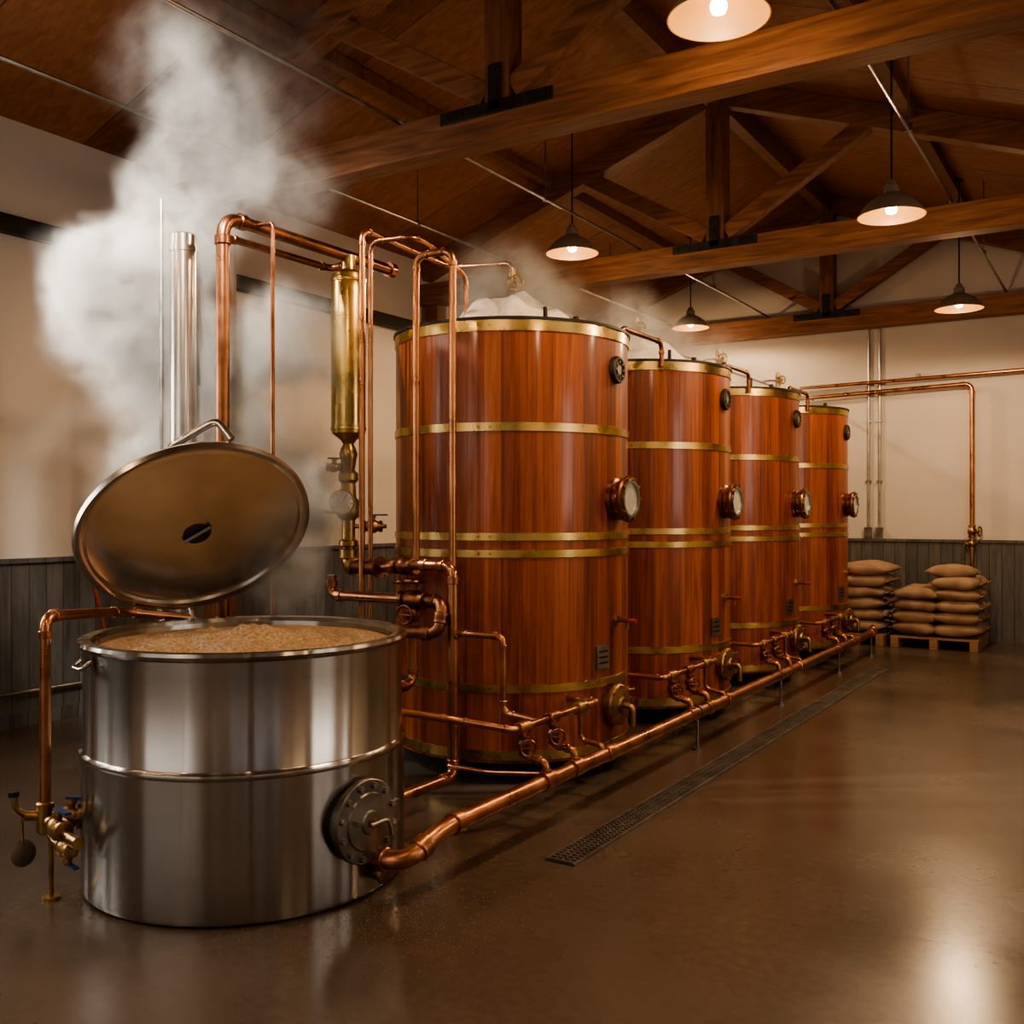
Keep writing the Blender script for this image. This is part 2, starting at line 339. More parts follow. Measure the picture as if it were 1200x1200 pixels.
for Y,px in ((1.55,XL+.16),(5.45,-6.17),(9.35,XL+.16),(13.45,XL+.16)): truss(Y,px)
o=B('ridge_beam',(XC,5,5.6)); o.box((XC,(YB+YF)/2,ZR-.14),(.12,YF-YB-.02,.26),timber); o.done()
o=B('roof_purlins',(XC,5,4.6))
for x in (-5.3,-1.7):
    o.box((x,(YB+YF)/2,roofz(x)-.06),(.09,YF-YB-.02,.1),timberp)
o.done()
o=B('ceiling_conduit',(-4.3,5,4.3))
for x in (-4.32,-5.7,-1.37):
    o.cyl((x,YB+.05,4.29),(x,YF-.02,4.29),.014,zinc,10)
    for y in (3.2,5.45,7.4,9.35,11.4): o.box((x,y,4.3),(.05,.02,.05),zinc)
    for y in (3.2,7.4,11.4): o.cyl((x,y,4.3),(x,y,roofz(x)),.006,zinc,6)
o.done()
# ---------------- pendants ----------------
def pendant(x,y,z,power,R=.25):
    o=B('pendant_lamp',(x,y,z))
    k=R/.25
    outer=[(.028,.27),(.034,.26),(.04,.235),(.055,.225),(.06,.17),(.075,.155),(.12,.135),(.175,.095),(.225,.04),(.25,.0),(.255,-.012)]
    inner=[(.248,-.012),(.243,.0),(.217,.038),(.168,.087),(.115,.125),(.05,.15)]
    o.lathe([(r*k,h*k) for r,h in outer],(x,y,z),(0,0,1),shadeout,40,True,False)
    o.lathe([(.255*k,-.012*k)]+[(r*k,h*k) for r,h in inner],(x,y,z),(0,0,1),shadein,40,False,True)
    o.cyl((x,y,z+.26*k),(x,y,roofz(x)),.008,darkm,8)
    o.cyl((x,y,roofz(x)-.03),(x,y,roofz(x)+.0),.05,darkm,16)
    o.lathe([(.02,.13*k),(.022,.1*k),(.03,.085*k),(.042,.06*k),(.044,.04*k),(.034,.015*k),(.001,.0)],(x,y,z),(0,0,1),bulbm,20)
    ob=o.done()
    l=bpy.data.lights.new('bulb_light','SPOT'); l.energy=power; l.color=(1,.68,.40); l.shadow_soft_size=.06; l.spot_size=math.radians(176); l.spot_blend=.2
    lo=bpy.data.objects.new('bulb_light',l); bpy.context.collection.objects.link(lo); lo.parent=ob; lo.location=(0,0,-.06)
    l=bpy.data.lights.new('bulb_spill','POINT'); l.energy=power*.15; l.color=(1,.64,.34); l.shadow_soft_size=.04
    lo=bpy.data.objects.new('bulb_spill',l); bpy.context.collection.objects.link(lo); lo.parent=ob; lo.location=(0,0,-.15)
PW=165
pendant(-1.77,4.74,4.07,PW*.85,.25); pendant(-4.53,8.26,4.05,PW,.245); pendant(-1.6,7.98,3.87,PW,.245)
pendant(-5.03,12.43,4.05,PW*1.2,.24); pendant(-1.62,11.5,3.77,PW*.85,.24)
pendant(-1.7,1.2,4.0,PW*.35); pendant(-5.2,1.0,4.0,PW*.3); pendant(1.6,2.0,3.7,PW*.45); pendant(1.6,7.5,3.7,PW*1.1); pendant(-3.6,-1.8,4.0,PW*.6)  # unseen pendants, added to light the kettle, steam and tank sides
# ---------------- wooden tanks ----------------
TX=-3.507; R0=.761; ZT=2.74
def tank(Y,idx):
    c=V((TX,Y,0)); o=B('wooden_fermentation_tank',c)
    up=(0,0,1)
    o.lathe([(R0-.04,.12),(R0,.13),(R0,ZT-.03),(R0-.05,ZT-.03),(R0-.05,ZT-.08),(.001,ZT-.08)],c,up,stave,96,True,False)
    def hoop(z,h,t=.008,m=brass):
        o.lathe([(R0-.002,z-h/2),(R0+t,z-h/2+.003),(R0+t,z+h/2-.003),(R0-.002,z+h/2)],c,up,m,96,False,False)
        a=math.radians(-70); d=V((math.cos(a),math.sin(a),0)); t2=V((-d.y,d.x,0))
        for s in (-.035,.035): o.cyl(c+d*(R0+t)+t2*s+V((0,0,z)),c+d*(R0+t+.006)+t2*s+V((0,0,z)),.008,brassd,8)
    for z,h in ((ZT-.045,.07),(2.10,.055),(1.455,.05),(1.355,.05),(.565,.055),(.175,.06)): hoop(z,h)
    o.lathe([(R0-.05,ZT-.03),(R0-.05,ZT+.005),(R0+.016,ZT+.005),(R0+.016,ZT-.012),(R0,ZT-.012)],c,up,darkm,96,False,False)
    for sy in (-.45,0,.45): o.box(c+V((0,sy,.06)),(1.3 if sy==0 else 1.1,.12,.12),rubber)
    # foam mound
    vs=[];fs=[];nr,ns=16,56; RF=.52; HF=(.34,.36,.2,.17)[idx]
    for j in range(nr+1):
        r=RF*j/nr
        for i in range(ns):
            a=2*math.pi*i/ns; x=r*math.cos(a); y=r*math.sin(a)
            h=HF*(1-(j/nr)**2)**.8*(1+.3*noise.noise(V((x*6,y*6,idx*5.))))+.02*noise.noise(V((x*20,y*20,idx*3.)))
            vs.append(c+V((x,y,ZT-.07+h)))
    for j in range(nr):
        for i in range(ns):
            i2=(i+1)%ns; fs.append([j*ns+i,j*ns+i2,(j+1)*ns+i2,(j+1)*ns+i])
    o.add(vs,fs,foamm)
    o.cyl(c+V((0,0,ZT)),c+V((0,0,ZT+.46)),.024,brassd,16); o.valve(c+V((0,0,ZT+.37)),up,.022,(1,-.5,0),brassd,lever=False)
    o.cyl(c+V((0,0,ZT+.2)),c+V((0,0,ZT+.28)),.05,brassd,16,bev=.01)
    o.cyl(c+V((.42,-.28,ZT-.08)),c+V((.42,-.28,ZT+.12)),.014,darkm,12); o.cyl(c+V((.58,-.18,ZT-.08)),c+V((.58,-.18,ZT+.06)),.02,darkm,12)
    X=V((1,0,0))
    q=c+V((R0,0,2.48)); o.lathe([(.085,-.01),(.085,.02),(.078,.03),(.066,.03),(.064,.022)],q,X,darkm,28)
    for i in range(8):
        a=i*math.pi/4; o.box(q+V((.03,math.cos(a)*.05,math.sin(a)*.05)),(.006,.012,.012),brassd)
    o.cyl(q+V((.02,0,0)),q+V((.028,0,0)),.03,zinc,16)
    q=c+V((R0,0,1.68))
    o.lathe([(.13,-.03),(.13,.02),(.115,.03),(.115,.065),(.14,.07),(.145,.088),(.14,.10),(.11,.103),(.10,.095)],q,X,copperd,40,True,False)
    o.cyl(q+V((.08,0,0)),q+V((.098,0,0)),.106,glassm,32)
    o.lathe([(.116,.092),(.116,.112),(.10,.112),(.10,.096)],q,X,zinc,40,False,False)
    for i in range(10):
        a=i*math.pi/5; p=q+V((.05,math.cos(a)*.127,math.sin(a)*.127)); o.cyl(p,p+V((.064,0,0)),.010,brassd,6)
    q=c+V((R0-.01,.0,.93)); o.cyl(q,q+X*.03,.03,brassd,16); o.cyl(q,q+X*.11,.012,copperd,10); o.cyl(q+X*.09,q+X*.09+V((0,0,-.05)),.010,brassd,10); o.cyl(q+X*.10,q+X*.15,.015,redm,10)
    a=math.radians(-12); d=V((math.cos(a),math.sin(a),0)); Rm=Matrix.Rotation(a,3,'Z')
    q=c+d*(R0+.006)+V((0,0,.72)); o.box(q,(.016,.11,.14),zinc,Rm)
    for i in (-.035,0,.035): o.box(q+d*.009+V((0,0,i)),(.004,.085,.010),darkm,Rm)
    a=math.radians(-4); d=V((math.cos(a),math.sin(a),0)); q=c+d*(R0-.02)+V((0,0,.42))
    o.lathe([(.1,0),(.1,.05),(.125,.055),(.125,.075),(.115,.085),(.05,.095),(.045,.11),(.001,.112)],q,d,brassd,32)
    for i in range(8):
        t=i*math.pi/4; xx,yy,zz=basis(d); p=q+(xx*math.cos(t)+yy*math.sin(t))*.11+d*.07; o.cyl(p,p+d*.025,.01,brassd,6)
    o.tube([q+d*.1,q+d*.17,q+d*.17+V((0,.0,-.12))],.018,brassd)
    o.valve(q+V((.02,.19,-.02)),X,.028,(0,0,1),brassd,copperd,lever=False)
    o.done()
TY=[5.567,7.48,9.4,11.3]
for i,y in enumerate(TY): tank(y,i)
# ---------------- main floor pipe ----------------
o=B('copper_transfer_pipe',(-2.55,7,0)); MX=-2.52; MZ=.25
o.tube([(-2.76,3.20,.165),(-2.53,3.20,.165),(-2.52,3.42,.245),(MX,11.6,MZ),(-2.62,12.0,MZ)],.040,copper,bend=.11,fit=copper,seg=20)
for y in (5.0,6.9,8.7,10.6): o.cyl((MX,y-.03,MZ),(MX,y+.03,MZ),.048,copper,20,bev=.005)
o.flange((-2.715,3.20,.165),(1,0,0),.075,copperd)
for y in (6.35,8.2,10.1,11.5):
    o.cyl((MX,y,0),(MX,y,MZ-.04),.010,zinc,10); o.cyl((MX,y,0),(MX,y,.012),.035,zinc,16); o.lathe([(.048,-.012),(.048,.012)],(MX,y,MZ),(0,1,0),zinc,20)
o.done()
def drops(Yt,first=False):
    o=B('copper_valve_manifold',(-2.65,Yt-1,.3)); hx=-2.66; z=.50; y0=Yt-1.24
    if first: pts=[(-3.06,3.84,.62),(-2.84,3.98,.58),(hx,4.25,z),(hx,Yt-.4,z),(-2.9,Yt-.4,z)]
    else: pts=[(hx,y0-.12,z),(hx,Yt-.4,z),(-2.9,Yt-.4,z)]
    if not first: pts=[(-2.95,y0-.12,z)]+pts
    o.tube(pts,.018,copper,bend=.05,fit=copper)
    for y in (y0,y0+.3):
        o.tube([(hx,y,z),(hx,y,.36),(MX,y,.34),(MX,y,MZ)],.020,copper,bend=.04,fit=copper)
        o.lathe([(.028,-.05),(.033,-.045),(.033,.045),(.028,.05)],(hx,y,z),(0,1,0),copper,16)
        o.valve((hx+.01,y,.41),(0,0,1),.020,(.6,-.5,0),copperd,copperd,lever=False)
        o.lathe([(.048,-.045),(.048,.045)],(MX,y,MZ),(0,1,0),copper,16)
    o.lathe([(.03,-.05),(.036,-.045),(.036,.045),(.03,.05)],(hx,Yt-.62,z),(0,1,0),brassd,16)
    o.tube([(hx,Yt-.62,z),(hx,Yt-.62,.32),(MX,Yt-.62,.30),(MX,Yt-.62,MZ)],.015,copper,bend=.04)
    o.done()
for i,y in enumerate(TY): drops(y,i==0)
# ---------------- trench drain ----------------
o=B('floor_trench_drain',(-2.23,7.3,0)); dx=-2.23
o.box((dx,7.3,.002),(.15,6.7,.006),rubber)
for s in (-.072,.072): o.box((dx+s,7.3,.006),(.012,6.7,.012),gratem)
y=3.97
while y<10.63:
    o.box((dx,y,.007),(.135,.012,.010),gratem); y+=.034
for s in (-.035,0,.035): o.box((dx+s,7.3,.007),(.008,6.66,.010),gratem)
o.done()
# ---------------- kettle ----------------
KC=W(-1.193,4.505,0); KR=.690; KH=1.05
o=B('stainless_mash_kettle',KC); up=(0,0,1)
o.lathe([(KR-.03,0),(KR+.006,.012),(KR+.010,.03),(KR+.010,.565),(KR+.016,.572),(KR+.018,.58),(KR+.016,.588),(KR+.004,.594),(KR,.60),(KR,.95),(KR+.002,KH-.03),(KR+.016,KH-.022),(KR+.024,KH-.008),(KR+.020,KH+.006),(KR+.008,KH+.010),(KR-.03,KH+.006),(KR-.045,KH-.012),(KR-.05,KH-.12)],KC,up,steel,128,True,False)
vs=[];fs=[];nr,ns=40,120
for j in range(nr+1):
    r=(KR-.048)*j/nr
    for i in range(ns):
        a=2*math.pi*i/ns; x=r*math.cos(a); y=r*math.sin(a)
        h=.075*math.exp(-((x-.02)**2+(y+.05)**2)/.04)+.03*noise.noise(V((x*5,y*5,0)))+.018*noise.noise(V((x*22,y*22,3)))
        h*=min(1,(1-j/nr)*6+.15)
        vs.append(KC+V((x,y,KH-.035+h)))
for j in range(nr):
    for i in range(ns):
        i2=(i+1)%ns; fs.append([j*ns+i,j*ns+i2,(j+1)*ns+i2,(j+1)*ns+i])
o.add(vs,fs,mash)
def kdir(deg):
    a=math.radians(deg); w=W(math.sin(a),-math.cos(a),0); return V((w.x,w.y,0)).normalized()
d=kdir(54); q=KC+d*(KR-.02)+V((0,0,.335))
o.lathe([(.150,0),(.150,.045),(.172,.05),(.172,.072),(.168,.076),(.12,.078),(.115,.086),(.05,.09),(.045,.10),(.001,.102)],q,d,castm,48)
x,y,z=basis(d)
for i in range(12):
    t=i*math.pi/6+.3; p=q+(x*math.cos(t)+y*math.sin(t))*.148+d*.074; o.cyl(p,p+d*.018,.013,zinc,6)
o.beam(q+d*.10-x*.09+y*.02,q+d*.10+x*.02-y*.02,.028,.012,castm); o.cyl(q+d*.085,q+d*.125,.020,brassd,14)
hp=q+d*.12; o.tube([hp-x*.03,hp+x*.08,hp+x*.10-y*.07],.009,zinc,bend=.03)
o.box(q+x*.18+d*.04,(.05,.05,.09),castm)
d=kdir(62); q=KC+d*(KR)+V((0,0,.09)); o.cyl(q-d*.02,q+d*.05,.03,brassd,14); o.cyl(q+d*.05,q+d*.065,.042,brassd,14)
d=kdir(-48); q=KC+d*(KR+.02)+V((0,0,KH-.05)); x,y,z=basis(d)
o.box(q,(.03,.03,.05),steels); o.tube([q+x*-.05,q-x*.05+d*.04-V((0,0,.03)),q+x*.05+d*.04-V((0,0,.03)),q+x*.05],.008,steels,bend=.02)
o.done()
# lid
th=math.radians(30); tc_=.60; qq=math.sqrt(1-tc_*tc_)
n=V(W(math.sin(th)*qq,-tc_,0)); n.z=-math.cos(th)*qq; n.normalize()
e1=V(W(math.cos(th),0,0)); e1.z=math.sin(th); e1=(e1-n*e1.dot(n)).normalized(); e2=n.cross(e1)
if e2.z<0: e2=-e2
LC=W(-1.52,4.80,1.505); LR=.550; up=-n
o=B('kettle_lid',LC)
o.lathe([(.001,-.012),(.1,-.012),(.3,-.006),(LR-.055,.0),(LR-.05,-.018),(LR-.02,-.022),(LR,-.012),(LR+.004,.015),(LR-.008,.035),(LR-.05,.045),(.4,.06),(.2,.075),(.001,.08)],LC,up,steels,96,False,False)
o.lathe([(.001,-.018),(.06,-.018),(.066,-.014),(.066,-.006)],LC,up,darkm,24)
o.beam(LC-up*.022-e1*.075,LC-up*.022+e1*.075,.03,.012,gratem)
h=LC+e1*.27+e2*.35+up*.05
o.tube([h-e1*.15,h-e1*.13+up*.11+e2*.05,h+e1*.13+up*.11+e2*.05,h+e1*.15],.018,steels,bend=.04)
dh=V((0,0,-1)); dn=(dh-n*dh.dot(n)).normalized()
hp=LC+dn*(LR-.01)
kd=(V((hp.x,hp.y,0))-V((KC.x,KC.y,0))).normalized(); rim=KC+kd*(KR+.02)+V((0,0,KH-.03))
tn=V((-kd.y,kd.x,0))
for s in (-.08,.08):
    o.tube([hp+tn*s+up*.03-dn*.1,hp+tn*s+up*.05,rim+tn*s+kd*.05,rim+tn*s-V((0,0,.08))],.012,steels,bend=.03)
o.cyl(rim+kd*.03-tn*.12,rim+kd*.03+tn*.12,.016,steels,12)
o.done()
# left service pipe with valves
q=W(-1.95,4.16,.33)
o=B('copper_service_pipe',V((q.x,q.y,0)))
o.tube([q,V((q.x,q.y,1.165)),W(-1.92,4.9,1.11),W(-1.66,5.16,1.05)],.023,copper,bend=.07,fit=copper)
kw=KC+kdir(-66)*KR
o.cyl(q-V((0,0,.07)),q+V((0,0,.06)),.036,brassd,16,bev=.006)
kz=V((kw.x,kw.y,.31)); dd=(kz-q).normalized()
o.tube([q-dd*.08,kz+dd*.02],.020,brassd); o.flange(kz-dd*.015,dd,.055,brassd)
pd=V(W(.72,-.69,0)); pd.z=0; pd.normalize()
o.valve(q+dd*.10,dd,.026,(0,0,1),bluem,brassd)
o.tube([q+V((0,0,-.01)),q+pd*.30+V((0,0,-.04))],.017,brassd); o.valve(q+pd*.13+V((0,0,-.02)),pd,.025,(0,0,1),bluem,brassd); o.cyl(q+pd*.26+V((0,0,-.04)),q+pd*.33+V((0,0,-.04)),.026,brassd,12)
o.valve(q+pd*.21+V((0,0,-.085)),pd,.021,(.2,0,-1),bluem,brassd)
o.tube([q-V((0,0,.05)),q+pd*.1-V((0,0,.09)),q+pd*.28-V((0,0,.085))],.015,brassd)
o.tube([q-dd*.06,q-dd*.11+V((0,0,.02)),q-dd*.12+V((0,0,.08))],.014,brassd); o.cyl(q-dd*.12+V((0,0,.08)),q-dd*.12+V((0,0,.10)),.022,darkm,12)
sp=q+pd*.06; o.cyl(sp-V((0,0,.05)),V((sp.x,sp.y,.0)),.011,brassd,10); o.cyl(V((sp.x,sp.y,0)),V((sp.x,sp.y,.012)),.035,brassd,14)
g=q-dd*.09+pd*.02+V((0,0,-.15)); o.cyl(q-dd*.09,g,.006,brassd,6); o.lathe([(.001,-.007),(.045,-.006),(.055,0),(.045,.006),(.001,.007)],g,(W(.9,-.6,.2)),gratem,24)
o.done()
# ---------------- stacks & brass separator ----------------
o=B('stainless_vent_stack',(-4.63,3.82,0))
c=V((-4.63,3.82,0)); o.cyl(c,c+V((0,0,3.19)),.074,steels,32,bev=.01)
for z in (.02,1.95,3.1): o.cyl(c+V((0,0,z-.015)),c+V((0,0,z+.015)),.080,steels,32)
o.cyl(c,c+V((0,0,.02)),.12,steels,24)
c2=c+V((-.13,-.05,0)); o.cyl(c2,c2+V((0,0,3.4)),.012,zinc,10)
o.done()
o=B('copper_vapour_pipe',(-4.19,3.75,0)); 
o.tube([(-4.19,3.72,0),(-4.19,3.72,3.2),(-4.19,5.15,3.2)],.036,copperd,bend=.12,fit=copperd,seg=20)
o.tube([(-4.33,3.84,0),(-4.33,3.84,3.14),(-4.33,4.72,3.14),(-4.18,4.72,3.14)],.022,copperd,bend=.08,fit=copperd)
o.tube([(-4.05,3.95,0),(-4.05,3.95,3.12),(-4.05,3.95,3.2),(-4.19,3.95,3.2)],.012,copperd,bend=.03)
o.cyl((-4.19,5.12,3.2),(-4.19,5.17,3.2),.048,copper,20)
o.cyl((-4.19,3.72,0),(-4.19,3.72,.02),.09,copper,20)
o.done()
o=B('brass_separator_column',(-4.18,4.72,0)); c=V((-4.18,4.72,0)); U=(0,0,1)
o.lathe([(.03,2.02),(.05,2.05),(.104,2.09),(.107,2.11),(.107,3.05),(.10,3.08),(.05,3.11),(.045,3.16),(.045,3.2)],c,U,brass,48)
for z in (2.12,3.04): o.lathe([(.107,z-.012),(.112,z-.008),(.112,z+.008),(.107,z+.012)],c,U,brass,48,False,False)
o.lathe([(.04,1.38),(.06,1.39),(.06,1.42),(.042,1.43),(.042,1.55),(.065,1.57),(.075,1.60),(.075,1.66),(.05,1.69),(.045,1.78),(.062,1.80),(.062,1.84),(.04,1.86),(.05,1.93),(.058,1.96),(.045,2.0),(.03,2.03)],c,U,brassd,32)
fd=V(W(.1,-1,0)).normalized(); fr=V(W(1,0,0)).normalized()
o.cyl(c+V((0,0,1.66)),c+fd*.13+V((0,0,1.66))-fr*.03,.018,brassd,12); o.gauge(c+fd*.15-fr*.03+V((0,0,1.66)),fd,.075)
o.valve(c+fr*-.09+V((0,0,1.88)),fr,.018,(0,0,1),brassd,lever=False); o.cyl(c+V((0,0,1.88)),c-fr*.14+V((0,0,1.88)),.012,brassd,10)
o.valve(c+fr*.15+V((0,0,1.51)),fr,.024,(0,0,1),bluem,lever=True); o.cyl(c+V((0,0,1.51)),c+fr*.24+V((0,0,1.51)),.014,brassd,10)
gq=c-fr*.19+V((0,0,1.56)); o.cyl(c+V((0,0,1.6)),c-fr*.19+V((0,0,1.6)),.01,brassd,8)
o.lathe([(.02,.10),(.022,.05),(.045,.03),(.055,-.02),(.045,-.06),(.02,-.07)],gq,U,glassm,20); o.cyl(gq+V((0,0,.1)),gq+V((0,0,.16)),.012,zinc,10); o.cyl(gq+V((0,0,.14))-fr*.04,gq+V((0,0,.14))+fr*.04,.006,zinc,8)
o.tube([c+V((0,0,1.40)),c+V((0,0,1.26)),(-3.78,4.56,1.27)],.045,copperd,bend=.14,fit=brassd,seg=20)
o.done()
o=B('copper_process_pipework',(-3.4,4.6,0))
F=copper
o.flange((-3.79,4.565,1.27),(.93,-.35,0),.065,copperd)
o.tube([(-3.80,4.57,1.27),(-3.5,4.5,1.30),(-3.22,4.5,1.30),(-3.22,4.5,.13),(-3.22,3.88,.13)],.030,F,bend=.07,fit=F,seg=18)
for x in (-3.70,-3.55): o.cyl((x,4.54,1.28),(x+.05,4.53,1.285),.045,copper,18,bev=.005)
o.valve((-3.58,4.52,1.29),(1,-.1,0),.03,(0,0,-1),copperd,copperd,lever=False)
o.tube([(-3.54,4.58,1.30),(-3.54,4.58,3.08),(-3.28,4.58,3.08),(-3.28,4.58,1.15)],.020,F,bend=.07,fit=F)
o.tube([(-3.95,4.58,.0),(-3.95,4.58,3.30),(-3.95,5.5,3.26),(-3.507,5.567,3.24),(-3.507,5.567,3.15)],.018,F,bend=.08,fit=F)
o.tube([(-3.90,4.60,.0),(-3.90,4.60,3.22),(-3.62,4.64,3.22),(-3.62,4.78,3.22),(-3.62,5.2,3.1),(-3.62,5.2,2.66)],.014,F,bend=.07,fit=F)
o.tube([(-4.12,4.50,1.22),(-4.12,4.50,1.10),(-3.36,4.50,1.10)],.030,F,bend=.06,fit=F,seg=18)
o.valve((-3.50,4.50,1.10),(1,0,0),.034,(0,0,1),copperd,copperd,lever=False)
o.valve((-3.50,4.50,1.02),(0,0,1),.026,(0,-1,0),copperd,copperd,lever=False)
o.tube([(-3.40,4.50,1.10),(-3.26,4.46,1.10),(-3.26,4.42,.93),(-3.6,4.36,.93)],.034,copperd,bend=.07,fit=copperd,seg=18)
o.tube([(-3.5,4.5,1.1),(-3.5,4.5,.62),(-3.5,4.1,.62),(-3.5,3.84,.62)],.026,F,bend=.07,fit=F)
o.tube([(-3.22,4.5,.90),(-3.17,4.5,.93),(-2.89,4.5,.93),(-2.89,4.5,.52),(-2.66,4.5,.50)],.018,F,bend=.05,fit=F)
o.box((-3.30,4.62,.62),(.05,.04,.12),darkm); o.cyl((-3.3,4.62,.55),(-3.3,4.62,.72),.014,copperd,10)
o.tube([(-3.22,4.46,.20),(-2.95,4.46,.20),(-2.52,4.46,.25)],.014,F,bend=.05)
o.done()
o=B('copper_overhead_pipe',(-3.5,8,3))
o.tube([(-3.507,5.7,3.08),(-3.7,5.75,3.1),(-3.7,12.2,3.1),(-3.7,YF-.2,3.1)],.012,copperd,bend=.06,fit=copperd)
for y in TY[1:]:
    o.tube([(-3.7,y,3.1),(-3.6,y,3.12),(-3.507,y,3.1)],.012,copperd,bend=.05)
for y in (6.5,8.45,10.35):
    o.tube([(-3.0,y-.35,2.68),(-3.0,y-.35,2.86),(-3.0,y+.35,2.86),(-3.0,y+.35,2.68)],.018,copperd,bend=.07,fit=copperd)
o.done()
o=B('copper_wall_pipe',(-1.6,YF-.1,2)); yw=YF-.1
o.tube([(-3.9,yw,3.28),(XR-.3,yw,3.42)],.024,copper,seg=12)
o.tube([(-3.9,yw,3.14),(-1.76,yw,3.2),(-1.76,yw,1.45)],.028,copper,bend=.1,fit=copper,seg=14)
o.valve((-1.76,yw,1.36),(0,0,1),.03,(1,-.3,0),brassd,lever=False); o.valve((-1.76,yw,1.2),(0,0,1),.026,(-1,-.3,0),brassd,lever=False)
o.tube([(-1.76,yw,1.5),(-1.76,yw,.75),(-1.76,yw+.08,.72)],.022,copper,bend=.03)
for x in (-2.4,-1,1): o.box((x,YF-.04,3.36),(.04,.08,.04),zinc)
o.done()
o=B('electrical_conduit',(-3,YF-.04,2))
for x in (-3.02,-2.88):
    o.cyl((x,YF-.02,1.27),(x,YF-.02,4.3),.016,zinc,10); o.box((x,YF-.045,1.32),(.09,.05,.16),zinc)
    for z in (2,2.8): o.box((x,YF-.02,z),(.07,.03,.03),zinc)
o.done()
o=B('wall_hose_pipe',(XL+.1,5.2,.3)); o.tube([(XL+.10,4.9,1.05),(XL+.12,5.0,.6),(XL+.2,5.2,.25),(XL+.3,5.35,.02)],.012,redm,bend=.1); o.done()
# ---------------- sacks ----------------
def sack(o,c,a,b,h,rot,seed):
    nu,nv=28,16; vs=[];fs=[]; R=Matrix.Rotation(rot,3,'Z')
    def sp(v,e): return math.copysign(abs(v)**e,v)
    for j in range(nv+1):
        ph=-math.pi/2+math.pi*j/nv
        for i in range(nu):
            th=2*math.pi*i/nu
            x=a*sp(math.cos(ph),.75)*sp(math.cos(th),.5); y=b*sp(math.cos(ph),.75)*sp(math.sin(th),.5); z=h*sp(math.sin(ph),.8)
            z*=1-.35*(abs(x)/a)**3
            d=noise.noise(V((x*6+seed*3.1,y*6,z*9)))*.03
            p=V((x+d,y+d,z+d*.7)); vs.append(V(c)+R@p)
    for j in range(nv):
        for i in range(nu):
            i2=(i+1)%nu; fs.append([j*nu+i,j*nu+i2,(j+1)*nu+i2,(j+1)*nu+i])
    o.add(vs,fs,burlap)
    for s in (-1,1): o.beam(V(c)+R@V((s*(a+.005),-b*.7,0)),V(c)+R@V((s*(a+.005),b*.7,0)),.02,.012,burlap)
def pallet(c,w,l):
    o=B('wooden_pallet',c); x,y=c[0],c[1]
    for i in range(6): o.box((x,y-l/2+.05+(l-.1)*i/5,.125),(w,.09,.022),palletw)
    for i in (-1,0,1):
        o.box((x+i*(w/2-.05),y,.07),(.09,l,.09),palletw); o.box((x+i*(w/2-.05),y,.012),(.09,l,.022),palletw)
    o.done(.003)
pallet((-2.90,12.85,0),.66,.95); pallet((-2.02,12.85,0),.96,.95)
o=B('grain_sack_stack',(-2.90,12.85,.14)); sd=0
for l in range(6):
    for yy in (-.24,.24):
        sd+=1; sack(o,(-2.90+random.uniform(-.03,.03),12.85+yy,.226+l*.135),.33,.23,.083,random.uniform(-.07,.07),sd)
o.done(ang=60)
o=B('grain_sack_stack',(-2.02,12.85,.14))
for col,(xx,nl) in enumerate(((-2.23,4),(-1.79,5))):
    for l in range(nl):
        for yy in (-.24,.24):
            sd+=1; sack(o,(xx+random.uniform(-.02,.02),12.85+yy,.226+l*.135),.265,.23,.083,random.uniform(-.06,.06),sd)
sack(o,(-1.86,12.72,.222+5*.135),.28,.22,.085,.1,99)
o.done(ang=60)
# ---------------- spilled grain ----------------
o=B('spilled_grain',(-2.5,3,0)); vs=[];fs=[]
for i in range(1500):
    if i%3:
        c=W(random.gauss(-.42,.28),random.gauss(3.85,.17),.002)
    else:
        a=math.radians(random.uniform(-10,100)); c=KC+kdir(math.degrees(a))*(KR+abs(random.gauss(0.04,.16))); c.z=.002
    if (V((c.x,c.y,0))-KC).length<KR+.02: continue
    t=random.uniform(0,6.28); l=random.uniform(.002,.0035); w=l*.45; k0=len(vs)
    dx=V((math.cos(t),math.sin(t),0)); dy=V((-dx.y,dx.x,0))
    vs+=[c+dx*l,c+dy*w,c-dx*l,c-dy*w,c+V((0,0,w)),c-V((0,0,.002))]
    for q in ((0,1,4),(1,2,4),(2,3,4),(3,0,4),(1,0,5),(2,1,5),(3,2,5),(0,3,5)): fs.append([k0+j for j in q])
o.add(vs,fs,grainm); o.done()
